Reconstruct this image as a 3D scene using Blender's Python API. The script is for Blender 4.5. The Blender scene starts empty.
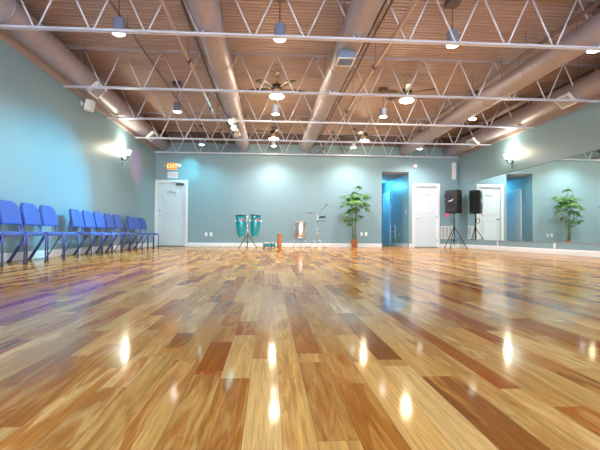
import bpy, bmesh, math, random
from mathutils import Vector, Matrix
random.seed(7)
PI = math.pi
scn = bpy.context.scene
COL = scn.collection

# ------------------------------------------------------------ dimensions
XL, XR = -3.73, 6.47          # side walls
YF, YB = -4.2, 15.01          # wall behind the camera, far wall
WT = 3.09                     # top of painted side walls
DECK = 3.78                   # underside of the metal deck

# ------------------------------------------------------------ materials
def mat(name, col, rough=0.5, metal=0.0, emit=None, estr=0.0, noise=0.0, nscale=20, bump=0.0, bscale=60, coat=0.0, spec=0.5, trans=0.0):
    m = bpy.data.materials.new(name); m.use_nodes = True
    nt = m.node_tree; b = nt.nodes['Principled BSDF']
    b.inputs['Base Color'].default_value = (*col, 1)
    b.inputs['Roughness'].default_value = rough
    b.inputs['Metallic'].default_value = metal
    b.inputs['Coat Weight'].default_value = coat
    b.inputs['Specular IOR Level'].default_value = spec
    b.inputs['Transmission Weight'].default_value = trans
    if emit:
        b.inputs['Emission Color'].default_value = (*emit, 1)
        b.inputs['Emission Strength'].default_value = estr
    tc = nt.nodes.new('ShaderNodeTexCoord')
    if noise:
        n = nt.nodes.new('ShaderNodeTexNoise'); n.inputs['Scale'].default_value = nscale
        n.inputs['Detail'].default_value = 4
        nt.links.new(tc.outputs['Object'], n.inputs['Vector'])
        mx = nt.nodes.new('ShaderNodeMix'); mx.data_type = 'RGBA'
        mx.inputs[6].default_value = (*[c * (1 - noise) for c in col], 1)
        mx.inputs[7].default_value = (*[min(1, c * (1 + noise)) for c in col], 1)
        nt.links.new(n.outputs['Fac'], mx.inputs[0]); nt.links.new(mx.outputs[2], b.inputs['Base Color'])
    if bump:
        n2 = nt.nodes.new('ShaderNodeTexNoise'); n2.inputs['Scale'].default_value = bscale
        nt.links.new(tc.outputs['Object'], n2.inputs['Vector'])
        bp = nt.nodes.new('ShaderNodeBump'); bp.inputs['Strength'].default_value = bump
        bp.inputs['Distance'].default_value = 0.01
        nt.links.new(n2.outputs['Fac'], bp.inputs['Height']); nt.links.new(bp.outputs['Normal'], b.inputs['Normal'])
    return m

M = dict(
    wall=mat('painted_wall', (0.212, 0.35, 0.435), 0.5, noise=0.05, nscale=1.3, bump=0.12, bscale=90),
    hallwall=mat('hall_paint', (0.22, 0.40, 0.50), 0.5, noise=0.04, nscale=2),
    hallceil=mat('hall_ceiling', (0.35, 0.33, 0.33), 0.7, noise=0.05, nscale=5),
    trim=mat('tan_trim', (0.38, 0.32, 0.34), 0.55, noise=0.1, nscale=5),
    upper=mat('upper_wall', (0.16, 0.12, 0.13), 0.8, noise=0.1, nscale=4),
    white=mat('white_paint', (0.74, 0.79, 0.86), 0.4, noise=0.03, nscale=6),
    door=mat('door_paint', (0.60, 0.71, 0.82), 0.35, noise=0.02, nscale=5),
    plastic=mat('white_plastic', (0.8, 0.8, 0.8), 0.4, noise=0.03, nscale=30),
    darkgap=mat('dark_gap', (0.03, 0.03, 0.04), 0.8, noise=0.1),
    chord_shade=mat('top_chord_shaded', (0.40, 0.36, 0.42), 0.5, noise=0.08, nscale=9),  # same joists, darkened so the shade under the deck sits in the colour
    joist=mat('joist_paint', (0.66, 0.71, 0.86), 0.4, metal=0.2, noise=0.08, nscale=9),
    duct=mat('duct_galvanised', (0.36, 0.33, 0.39), 0.5, metal=0.3, noise=0.14, nscale=7, bump=0.1, bscale=20),
    pipe=mat('sprinkler_pipe', (0.42, 0.32, 0.31), 0.5, noise=0.1, nscale=8),
    darkpipe=mat('dark_conduit', (0.13, 0.09, 0.10), 0.5, metal=0.3, noise=0.1),
    can=mat('can_shell', (0.20, 0.25, 0.38), 0.45, noise=0.08),
    bulb=mat('cool_lamp_face', (1, 1, 1), 0.5, emit=(1.0, 0.96, 0.92), estr=13, noise=0.01),
    bulbcy=mat('cyan_lamp_face', (0.6, 1, 1), 0.5, emit=(0.45, 0.97, 1.0), estr=9, noise=0.01),
    fanglass=mat('fan_light_glass', (1, 0.9, 0.75), 0.5, emit=(1.0, 0.80, 0.48), estr=10, noise=0.01),
    sconceglass=mat('sconce_glass', (1, 0.95, 0.8), 0.5, emit=(1.0, 0.93, 0.74), estr=24, noise=0.01),
    bronze=mat('dark_bronze', (0.10, 0.06, 0.04), 0.4, metal=0.6, noise=0.1),
    brass=mat('aged_brass', (0.06, 0.045, 0.035), 0.45, metal=0.4, noise=0.1),
    blade=mat('fan_blade_wood', (0.05, 0.028, 0.02), 0.45, noise=0.2, nscale=14),
    chrome=mat('chrome', (0.75, 0.75, 0.78), 0.18, metal=1.0, noise=0.04),
    steel=mat('drum_steel', (0.68, 0.66, 0.66), 0.32, metal=1.0, noise=0.05, nscale=3),
    black=mat('black_plastic', (0.012, 0.012, 0.015), 0.45, noise=0.1, nscale=40),
    grillem=mat('speaker_grille', (0.022, 0.022, 0.032), 0.5, noise=0.3, nscale=200),
    cone=mat('speaker_cone', (0.015, 0.02, 0.04), 0.35, noise=0.2, nscale=20),
    silver=mat('silver_badge', (0.8, 0.85, 0.85), 0.3, noise=0.03, metal=0.5),
    fabric=mat('blue_fabric', (0.05, 0.12, 0.48), 0.85, noise=0.18, nscale=90, bump=0.3, bscale=300),
    chairframe=mat('chair_frame', (0.09, 0.13, 0.42), 0.3, metal=0.7, noise=0.1),
    chairback=mat('chair_back_shell', (0.03, 0.045, 0.22), 0.5, noise=0.1),
    teal=mat('teal_lacquer', (0.0, 0.33, 0.44), 0.15, noise=0.12, nscale=6, coat=0.6),
    tealdark=mat('teal_dark_band', (0.01, 0.16, 0.24), 0.3, noise=0.1),
    skin=mat('drum_head', (0.70, 0.66, 0.62), 0.6, noise=0.06, nscale=12),
    orange_wood=mat('orange_wood', (0.52, 0.17, 0.05), 0.35, noise=0.25, nscale=15),
    pot=mat('wicker_pot', (0.36, 0.13, 0.06), 0.6, noise=0.35, nscale=45, bump=0.5, bscale=80),
    soil=mat('soil', (0.07, 0.045, 0.03), 0.9, noise=0.3, nscale=60),
    stem=mat('palm_stem', (0.12, 0.20, 0.05), 0.6, noise=0.25, nscale=30),
    leaf=mat('palm_leaf', (0.085, 0.24, 0.045), 0.5, noise=0.45, nscale=9),
    exitface=mat('exit_face', (0.7, 0.18, 0.02), 0.5, emit=(1.0, 0.20, 0.02), estr=0.75, noise=0.02),
    exitletter=mat('exit_letter', (1.0, 0.8, 0.45), 0.5, emit=(1.0, 0.55, 0.2), estr=1.0, noise=0.02),
    red=mat('red_print', (0.75, 0.05, 0.10), 0.6, noise=0.03),
    darkprint=mat('dark_print', (0.05, 0.08, 0.10), 0.6, noise=0.03),
    pinktag=mat('pink_tag', (0.85, 0.05, 0.18), 0.6, noise=0.1),
    hallglow=mat('hall_lamp_glass', (0.5, 0.9, 1), 0.5, emit=(0.25, 0.85, 1.0), estr=3, noise=0.01),
)

# deck: salmon brown steel with streaks
def deck_mat():
    m = bpy.data.materials.new('deck_steel'); m.use_nodes = True
    nt = m.node_tree; b = nt.nodes['Principled BSDF']; L = nt.links
    tc = nt.nodes.new('ShaderNodeTexCoord')
    mp = nt.nodes.new('ShaderNodeMapping'); mp.inputs['Scale'].default_value = (0.7, 5, 1)
    n = nt.nodes.new('ShaderNodeTexNoise'); n.inputs['Scale'].default_value = 1.6; n.inputs['Detail'].default_value = 6
    L.new(tc.outputs['Object'], mp.inputs[0]); L.new(mp.outputs[0], n.inputs['Vector'])
    r = nt.nodes.new('ShaderNodeValToRGB')
    r.color_ramp.elements[0].position = 0.3; r.color_ramp.elements[0].color = (0.35, 0.26, 0.24, 1)
    r.color_ramp.elements[1].position = 0.72; r.color_ramp.elements[1].color = (0.46, 0.345, 0.305, 1)
    L.new(n.outputs['Fac'], r.inputs[0]); L.new(r.outputs[0], b.inputs['Base Color'])
    b.inputs['Roughness'].default_value = 0.55; b.inputs['Metallic'].default_value = 0.1
    return m
M['deck'] = deck_mat()

# floor: per-plank colour attribute plus wood grain
def floor_mat():
    m = bpy.data.materials.new('hardwood'); m.use_nodes = True
    nt = m.node_tree; b = nt.nodes['Principled BSDF']; L = nt.links; N = nt.nodes.new
    ca = N('ShaderNodeAttribute'); ca.attribute_name = 'plank_colour'
    cb = N('ShaderNodeAttribute'); cb.attribute_name = 'plank_second'
    ra = N('ShaderNodeAttribute'); ra.attribute_name = 'plank_seed'
    tc = N('ShaderNodeTexCoord')
    sc = N('ShaderNodeVectorMath'); sc.operation = 'SCALE'; sc.inputs['Scale'].default_value = 37.0
    L.new(ra.outputs['Color'], sc.inputs[0])
    ad = N('ShaderNodeVectorMath'); ad.operation = 'ADD'
    L.new(tc.outputs['Object'], ad.inputs[0]); L.new(sc.outputs[0], ad.inputs[1])
    # wavy heartwood / sapwood division
    mp = N('ShaderNodeMapping'); mp.inputs['Scale'].default_value = (17, 1.9, 1)
    L.new(ad.outputs[0], mp.inputs[0])
    n1 = N('ShaderNodeTexNoise'); n1.inputs['Scale'].default_value = 1.0; n1.inputs['Detail'].default_value = 3
    n1.inputs['Distortion'].default_value = 1.6
    L.new(mp.outputs[0], n1.inputs['Vector'])
    r1 = N('ShaderNodeValToRGB'); r1.color_ramp.elements[0].position = 0.46; r1.color_ramp.elements[1].position = 0.60
    L.new(n1.outputs['Fac'], r1.inputs[0])
    mx = N('ShaderNodeMix'); mx.data_type = 'RGBA'
    L.new(r1.outputs[0], mx.inputs[0]); L.new(ca.outputs['Color'], mx.inputs[6]); L.new(cb.outputs['Color'], mx.inputs[7])
    # fine grain
    mp2 = N('ShaderNodeMapping'); mp2.inputs['Scale'].default_value = (110, 4.5, 1)
    L.new(ad.outputs[0], mp2.inputs[0])
    n2 = N('ShaderNodeTexNoise'); n2.inputs['Scale'].default_value = 1.0; n2.inputs['Detail'].default_value = 5
    n2.inputs['Distortion'].default_value = 1.2
    L.new(mp2.outputs[0], n2.inputs['Vector'])
    r2 = N('ShaderNodeMapRange'); r2.inputs[1].default_value = 0.3; r2.inputs[2].default_value = 0.75
    r2.inputs[3].default_value = 0.72; r2.inputs[4].default_value = 1.18
    L.new(n2.outputs['Fac'], r2.inputs[0])
    # knots and dark marks
    mp3 = N('ShaderNodeMapping'); mp3.inputs['Scale'].default_value = (22, 5, 1)
    L.new(ad.outputs[0], mp3.inputs[0])
    n3 = N('ShaderNodeTexNoise'); n3.inputs['Scale'].default_value = 1.0; n3.inputs['Detail'].default_value = 4
    n3.inputs['Distortion'].default_value = 2.0
    L.new(mp3.outputs[0], n3.inputs['Vector'])
    r3 = N('ShaderNodeMapRange'); r3.inputs[1].default_value = 0.66; r3.inputs[2].default_value = 0.78
    r3.inputs[3].default_value = 1.0; r3.inputs[4].default_value = 0.62
    L.new(n3.outputs['Fac'], r3.inputs[0])
    mu = N('ShaderNodeMath'); mu.operation = 'MULTIPLY'
    L.new(r2.outputs[0], mu.inputs[0]); L.new(r3.outputs[0], mu.inputs[1])
    vm = N('ShaderNodeVectorMath'); vm.operation = 'SCALE'
    L.new(mx.outputs[2], vm.inputs[0]); L.new(mu.outputs[0], vm.inputs['Scale'])
    L.new(vm.outputs[0], b.inputs['Base Color'])
    rr = N('ShaderNodeMapRange'); rr.inputs[3].default_value = 0.07; rr.inputs[4].default_value = 0.10
    L.new(n2.outputs['Fac'], rr.inputs[0]); L.new(rr.outputs[0], b.inputs['Roughness'])
    b.inputs['Specular IOR Level'].default_value = 0.28
    # slight waviness of the lacquer
    mp4 = N('ShaderNodeMapping'); mp4.inputs['Scale'].default_value = (9, 2.2, 1)
    L.new(tc.outputs['Object'], mp4.inputs[0])
    n4 = N('ShaderNodeTexNoise'); n4.inputs['Scale'].default_value = 1.0; n4.inputs['Detail'].default_value = 2
    L.new(mp4.outputs[0], n4.inputs['Vector'])
    bp = N('ShaderNodeBump'); bp.inputs['Strength'].default_value = 0.03; bp.inputs['Distance'].default_value = 0.003
    L.new(n4.outputs['Fac'], bp.inputs['Height']); L.new(bp.outputs['Normal'], b.inputs['Normal'])
    # oiled hardwood: diffuse wood under a satin film whose reflectance levels off at grazing angles
    b.inputs['Specular IOR Level'].default_value = 0.0
    df = N('ShaderNodeBsdfDiffuse'); gl = N('ShaderNodeBsdfGlossy'); gl.distribution = 'MULTI_GGX'; fr = N('ShaderNodeFresnel'); fr.inputs['IOR'].default_value = 1.5
    L.new(vm.outputs[0], df.inputs['Color']); L.new(rr.outputs[0], gl.inputs['Roughness'])

    mr_ = N('ShaderNodeMapRange'); mr_.interpolation_type = 'SMOOTHERSTEP'
    mr_.inputs[1].default_value = -0.12; mr_.inputs[2].default_value = 0.85; mr_.inputs[3].default_value = 0.0; mr_.inputs[4].default_value = FILM
    L.new(fr.outputs[0], mr_.inputs[0])
    ms = N('ShaderNodeMixShader'); L.new(mr_.outputs[0], ms.inputs[0]); L.new(df.outputs[0], ms.inputs[1]); L.new(gl.outputs[0], ms.inputs[2])
    L.new(ms.outputs[0], nt.nodes['Material Output'].inputs['Surface'])
    return m
FILM = 0.56
M['floor'] = floor_mat()

def mirror_mat():
    m = mat('mirror_glass', (0.80, 0.90, 0.88), 0.015, metal=1.0)
    return m
M['mirror'] = mirror_mat()

# ------------------------------------------------------------ mesh helpers
class MB:
    def __init__(s): s.bm = bmesh.new()
    def box(s, c, d, rot=None, bev=0.0):
        r = bmesh.ops.create_cube(s.bm, size=1.0)
        vs = r['verts']
        bmesh.ops.scale(s.bm, vec=Vector(d), verts=vs)
        if bev:
            es = list({e for v in vs for e in v.link_edges})
            rb = bmesh.ops.bevel(s.bm, geom=es, offset=bev, segments=2, affect='EDGES', profile=0.7)
            vs = list({v for f in rb['faces'] for v in f.verts} | {v for v in vs if v.is_valid})
        if rot is not None: bmesh.ops.rotate(s.bm, cent=(0, 0, 0), matrix=rot, verts=vs)
        bmesh.ops.translate(s.bm, vec=Vector(c), verts=vs)
        return s
    def mm(s, a, b, bev=0.0):
        a, b = Vector(a), Vector(b)
        return s.box((a + b) / 2, [abs(x) for x in (b - a)], bev=bev)
    def tube(s, pts, r, n=8, cap=True):
        pts = [Vector(p) for p in pts]
        rs = r if isinstance(r, (list, tuple)) else [r] * len(pts)
        rings = []; ref = None
        for i, p in enumerate(pts):
            if i == 0: t = pts[1] - p
            elif i == len(pts) - 1: t = p - pts[i - 1]
            else: t = (pts[i + 1] - p).normalized() + (p - pts[i - 1]).normalized()
            t.normalize()
            if ref is None: ref = Vector((0, 0, 1)) if abs(t.z) < 0.9 else Vector((1, 0, 0))
            u = t.cross(ref).normalized(); w = t.cross(u).normalized(); ref = w.cross(t) * -1 if False else ref
            rings.append([s.bm.verts.new(p + (u * math.cos(a) + w * math.sin(a)) * rs[i])
                          for a in [2 * PI * k / n for k in range(n)]])
        for A, B in zip(rings, rings[1:]):
            for k in range(n):
                f = s.bm.faces.new((A[k], A[(k + 1) % n], B[(k + 1) % n], B[k])); f.smooth = True
        if cap: s.bm.faces.new(rings[0][::-1]); s.bm.faces.new(rings[-1])
        return s
    def lathe(s, prof, c=(0, 0, 0), n=24, rot=None, cap=True):
        """prof: (radius, height) list"""
        c = Vector(c); rings = []
        for r, z in prof:
            ring = []
            for k in range(n):
                a = 2 * PI * k / n; v = Vector((r * math.cos(a), r * math.sin(a), z))
                if rot is not None: v = rot @ v
                ring.append(s.bm.verts.new(c + v))
            rings.append(ring)
        for A, B in zip(rings, rings[1:]):
            for k in range(n):
                f = s.bm.faces.new((A[k], A[(k + 1) % n], B[(k + 1) % n], B[k])); f.smooth = True
        if cap: s.bm.faces.new(rings[0][::-1]); s.bm.faces.new(rings[-1])
        return s
    def grid(s, fn, nu, nv, thick=0.0):
        def sheet(off):
            return [[s.bm.verts.new(fn(i / nu, j / nv, off)) for j in range(nv + 1)] for i in range(nu + 1)]
        A = sheet(0)
        for i in range(nu):
            for j in range(nv):
                f = s.bm.faces.new((A[i][j], A[i + 1][j], A[i + 1][j + 1], A[i][j + 1])); f.smooth = True
        if thick:
            B = sheet(thick)
            for i in range(nu):
                for j in range(nv):
                    f = s.bm.faces.new((B[i][j + 1], B[i + 1][j + 1], B[i + 1][j], B[i][j])); f.smooth = True
            for i in range(nu):
                s.bm.faces.new((A[i + 1][0], A[i][0], B[i][0], B[i + 1][0]))
                s.bm.faces.new((A[i][nv], A[i + 1][nv], B[i + 1][nv], B[i][nv]))
            for j in range(nv):
                s.bm.faces.new((A[0][j], A[0][j + 1], B[0][j + 1], B[0][j]))
                s.bm.faces.new((A[nu][j + 1], A[nu][j], B[nu][j], B[nu][j + 1]))
        return s
    def poly(s, pts, ext):
        """extruded polygon; pts 3d, ext vector"""
        a = [s.bm.verts.new(Vector(p)) for p in pts]; b = [s.bm.verts.new(Vector(p) + Vector(ext)) for p in pts]
        n = len(a)
        s.bm.faces.new(a); s.bm.faces.new(b[::-1])
        for k in range(n): s.bm.faces.new((a[k], b[k], b[(k + 1) % n], a[(k + 1) % n]))
        return s
    def build(s, name, m, parent=None, loc=None):
        me = bpy.data.meshes.new(name)
        bmesh.ops.recalc_face_normals(s.bm, faces=s.bm.faces)
        s.bm.to_mesh(me); s.bm.free()
        me.materials.append(m)
        o = bpy.data.objects.new(name, me); COL.objects.link(o)
        if parent: o.parent = parent
        if loc: o.location = loc
        return o

def thing(name, label, cat, loc=(0, 0, 0), rz=0.0, group=None):
    o = bpy.data.objects.new(name, None); COL.objects.link(o)
    o.location = loc; o.rotation_euler = (0, 0, rz); o.empty_display_size = 0.1
    o['label'] = label; o['category'] = cat
    if group: o['group'] = group
    return o
def tag(o, label, cat, group=None):
    o['label'] = label; o['category'] = cat
    if group: o['group'] = group
    return o
def struct(o, label=None):
    o['kind'] = 'structure'
    if label: o['label'] = label
    return o
def copy_tree(o, parent=None):
    c = o.copy(); COL.objects.link(c)
    c.parent = parent
    for ch in list(o.children): copy_tree(ch, c)
    return c
def lamp(name, kind, parent, loc, energy, col, size=0.05, rot=None, spot=None, blend=0.5):
    l = bpy.data.lights.new(name, kind); l.energy = energy; l.color = col
    if kind in ('POINT', 'SPOT'): l.shadow_soft_size = size
    if kind == 'SPOT': l.spot_size = spot; l.spot_blend = blend
    o = bpy.data.objects.new(name, l); COL.objects.link(o); o.location = loc
    if rot is not None: o.rotation_euler = rot
    if parent: o.parent = parent
    return o
def aim(d):
    return Vector(d).to_track_quat('-Z', 'Y').to_euler()
RX = lambda a: Matrix.Rotation(a, 3, 'X')
RY = lambda a: Matrix.Rotation(a, 3, 'Y')
RZ = lambda a: Matrix.Rotation(a, 3, 'Z')

# ------------------------------------------------------------ FLOOR
def srgb(r, g, b):
    f = lambda c: ((c / 255 + 0.055) / 1.055) ** 2.4 if c > 10 else c / 3295
    return (f(r), f(g), f(b))
PW = 0.086
PALE = [srgb(226, 180, 104), srgb(218, 168, 92), srgb(230, 190, 120), srgb(212, 160, 88)]
MID = [srgb(204, 146, 68), srgb(196, 134, 62), srgb(200, 150, 80)]
DARK = [srgb(178, 114, 44), srgb(184, 112, 38), srgb(156, 98, 44), srgb(180, 96, 38)]
# planks read off the photograph: row index, y start, y end, tone
KNOWN = [(-0.09, 0.60, 1.30, 'd'), (-0.17, 1.37, 1.74, 'd'), (-0.34, 1.65, 1.90, 'd'), (-0.55, 1.0, 1.72, 'd'), (0.15, 1.56, 2.50, 'd'), (0.23, 0.50, 1.24, 'd'),
         (0.50, 0.50, 1.29, 'd'), (0.40, 1.47, 1.93, 'd'), (0.31, 1.84, 3.10, 'm'), (-0.42, 0.90, 1.24, 'm'), (0.01, 0.60, 1.50, 'p'), (0.07, 0.50, 1.80, 'p'), (-0.17, 0.6, 1.34, 'p'),
         (0.31, 0.55, 1.45, 'p'), (0.40, 0.6, 1.4, 'p'), (0.88, 1.65, 2.40, 'd'), (0.66, 2.03, 2.61, 'd'), (-0.26, 2.84, 4.40, 'd'), (-0.25, 0.6, 1.5, 'p'), (-0.34, 0.6, 1.6, 'p')]
def build_floor():
    bm = bmesh.new()
    ca = bm.loops.layers.float_color.new('plank_colour')
    cb = bm.loops.layers.float_color.new('plank_second')
    cs = bm.loops.layers.float_color.new('plank_seed')
    rnd = random.Random(21)
    x0, x1, y0, y1 = XL - 0.1, XR + 0.1, YF - 0.1, YB + 4.9
    g = 0.0005
    def put(u0, u1, ya, yb, a, b, sd):
        vs = [bm.verts.new((u, v, 0)) for u, v in ((u0 + g, ya + g), (u1 - g, ya + g), (u1 - g, yb - g), (u0 + g, yb - g))]
        f = bm.faces.new(vs)
        for l in f.loops:
            l[ca] = (*a, 1); l[cb] = (*b, 1); l[cs] = (*sd, 1)
    # strip boundaries, random widths, fixed ones near the camera
    xs = [-0.60, -0.52, -0.445, -0.375, -0.30, -0.215, -0.135, -0.05, 0.03, 0.10, 0.185, 0.275, 0.36, 0.445, 0.545, 0.62]
    while xs[0] > x0: xs.insert(0, xs[0] - rnd.choice([0.06, 0.075, 0.09]))
    while xs[-1] < x1: xs.append(xs[-1] + rnd.choice([0.06, 0.075, 0.09]))
    for u0, u1 in zip(xs, xs[1:]):
        y = y0 - rnd.random() * 1.2
        known = sorted([k for k in KNOWN if u0 < k[0] < u1], key=lambda k: k[1])
        while y < y1:
            ln = rnd.choice([0.30, 0.42, 0.55, 0.70, 0.85, 1.05])
            t = rnd.random()
            pal = PALE if t < 0.50 else MID if t < 0.78 else DARK
            ye = y + ln
            for k in known:
                if y < k[1] - 1e-4 < ye: ye = k[1]
                if abs(y - k[1]) < 1e-4: ye = k[2]; pal = {'p': PALE, 'm': MID, 'd': DARK}[k[3]]
            c = rnd.choice(pal)
            v = rnd.uniform(0.86, 1.08)
            c = tuple(q * v for q in c)
            if pal is PALE: s2 = rnd.choice(PALE + MID)
            elif pal is MID: s2 = rnd.choice(PALE + PALE + DARK)
            else: s2 = rnd.choice(DARK + MID + [srgb(120, 66, 28)])
            s2 = tuple(q * v for q in s2)
            if ye > y0: put(u0, u1, max(y, y0), min(ye, y1), c, s2, (rnd.random(), rnd.random(), rnd.random()))
            y = ye
    # dark seam bed under the planks
    me = bpy.data.meshes.new('floor'); bm.to_mesh(me); bm.free()
    me.materials.append(M['floor'])
    me.materials.append(mat('seam', (0.10, 0.055, 0.03), 0.6, noise=0.1))
    o = bpy.data.objects.new('floor', me); COL.objects.link(o)
    bm = bmesh.new(); bm.from_mesh(me)
    vs = [bm.verts.new(p) for p in ((x0, y0, -0.0006), (x1, y0, -0.0006), (x1, y1, -0.0006), (x0, y1, -0.0006))]
    f = bm.faces.new(vs); f.material_index = 1
    r = bmesh.ops.extrude_face_region(bm, geom=[f])
    bmesh.ops.translate(bm, vec=(0, 0, -0.1), verts=[v for v in r['geom'] if isinstance(v, bmesh.types.BMVert)])
    bm.to_mesh(me); bm.free()
    struct(o, 'glossy mixed-tone hardwood strip floor')
build_floor()

# ------------------------------------------------------------ CEILING DECK
def build_deck():
    bm = bmesh.new()
    pitch = 0.10; y = YF; prof = []
    while y < YB + 0.2:
        prof += [(y, DECK), (y + 0.040, DECK), (y + 0.054, DECK + 0.028), (y + 0.086, DECK + 0.028)]
        y += pitch
    for xa, xb in ((XL - 0.15, XR + 0.15),):
        A = [bm.verts.new((xa, yy, z)) for yy, z in prof]; B = [bm.verts.new((xb, yy, z)) for yy, z in prof]
        for k in range(len(prof) - 1): bm.faces.new((A[k], B[k], B[k + 1], A[k + 1]))
        tA = [bm.verts.new((xa, yy, DECK + 0.12)) for yy in (prof[0][0], prof[-1][0])]
        tB = [bm.verts.new((xb, yy, DECK + 0.12)) for yy in (prof[0][0], prof[-1][0])]
        bm.faces.new((tA[0], tA[1], tB[1], tB[0]))
    me = bpy.data.meshes.new('ceiling'); bm.to_mesh(me); bm.free(); me.materials.append(M['deck'])
    o = bpy.data.objects.new('ceiling', me); COL.objects.link(o); struct(o, 'ribbed brown steel roof deck')
build_deck()

# ------------------------------------------------------------ WALLS
struct(MB().mm((XL - 0.15, YF, 0), (XL, YB, WT)).build('wall_left', M['wall']))
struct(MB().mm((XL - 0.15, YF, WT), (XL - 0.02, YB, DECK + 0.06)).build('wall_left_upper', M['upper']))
struct(MB().mm((XR, YF, 0), (XR + 0.15, YB, WT)).build('wall_right', M['wall']))
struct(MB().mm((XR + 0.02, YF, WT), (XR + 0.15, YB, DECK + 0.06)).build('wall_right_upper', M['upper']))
LD = (-3.66, -2.75); RD = (4.94, 5.73); AL = (3.81, 4.74); DH = 2.09; AH = 2.56
w = MB(); T = 0.14; zt = 3.42
def seg(a, b, z0, z1): w.mm((a, YB, z0), (b, YB + T, z1))
seg(XL - 0.15, LD[0], 0, DH); seg(LD[1], AL[0], 0, DH); seg(AL[1], RD[0], 0, DH); seg(RD[1], XR + 0.15, 0, DH)
seg(XL - 0.15, AL[0], DH, AH); seg(AL[1], XR + 0.15, DH, AH); seg(XL - 0.15, XR + 0.15, AH, zt)
struct(w.build('wall_back', M['wall']))
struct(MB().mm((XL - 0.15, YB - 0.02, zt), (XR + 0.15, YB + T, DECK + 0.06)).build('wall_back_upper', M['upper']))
# wall behind the camera with a row of shop windows that let the daylight in
f = MB()
wins = [(-3.2, -0.4), (0.0, 2.9), (3.3, 6.1)]
f.mm((XL - 0.15, YF - 0.2, 0), (XR + 0.15, YF, 0.35)); f.mm((XL - 0.15, YF - 0.2, 2.9), (XR + 0.15, YF, DECK + 0.12))
ed = [XL - 0.15] + [v for q in wins for v in q] + [XR + 0.15]
for k in range(0, len(ed), 2): f.mm((ed[k], YF - 0.2, 0.35), (ed[k + 1], YF, 2.9))
struct(f.build('wall_front', M['wall']))
for k, (a, b) in enumerate(wins):
    g = MB(); m_ = (a + b) / 2
    for x in (a + 0.03, m_, b - 0.03): g.mm((x - 0.03, YF - 0.15, 0.35), (x + 0.03, YF - 0.08, 2.9))
    for z in (0.38, 2.87): g.mm((a, YF - 0.15, z - 0.03), (b, YF - 0.08, z + 0.03))
    struct(g.build('window_%d' % (k + 1), M['white']))

# tan angle along the top of the side walls
struct(MB().mm((XL, YF, WT - 0.005), (XL + 0.03, YB, WT + 0.12)).mm((XL, YF, WT + 0.11), (XL + 0.09, YB, WT + 0.125)).build('trim_1', M['trim']), 'tan steel angle on top of left wall')
struct(MB().mm((XR - 0.03, YF, WT - 0.005), (XR, YB, WT + 0.12)).mm((XR - 0.09, YF, WT + 0.11), (XR, YB, WT + 0.125)).build('trim_2', M['trim']), 'tan steel angle on top of right wall')

# baseboards (profiled)
def base_y(name, x, s, ya, yb):
    pr = [(0, 0), (0.016, 0), (0.016, 0.095), (0.010, 0.112), (0.004, 0.12), (0, 0.12)]
    b = MB(); b.poly([(x + s * p, ya, z) for p, z in pr], (0, yb - ya, 0)); struct(b.build(name, M['white']))
def base_x(name, y, segs):
    pr = [(0, 0), (0.016, 0), (0.016, 0.095), (0.010, 0.112), (0.004, 0.12), (0, 0.12)]
    b = MB()
    for xa, xb in segs: b.poly([(xa, y - p, z) for p, z in pr], (xb - xa, 0, 0))
    struct(b.build(name, M['white']))
base_y('baseboard_left', XL, 1, YF, YB); base_y('baseboard_right', XR, -1, YF, YB)
base_x('baseboard_back', YB, [(-2.66, AL[0]), (AL[1], 4.86), (5.81, XR)])

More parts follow.
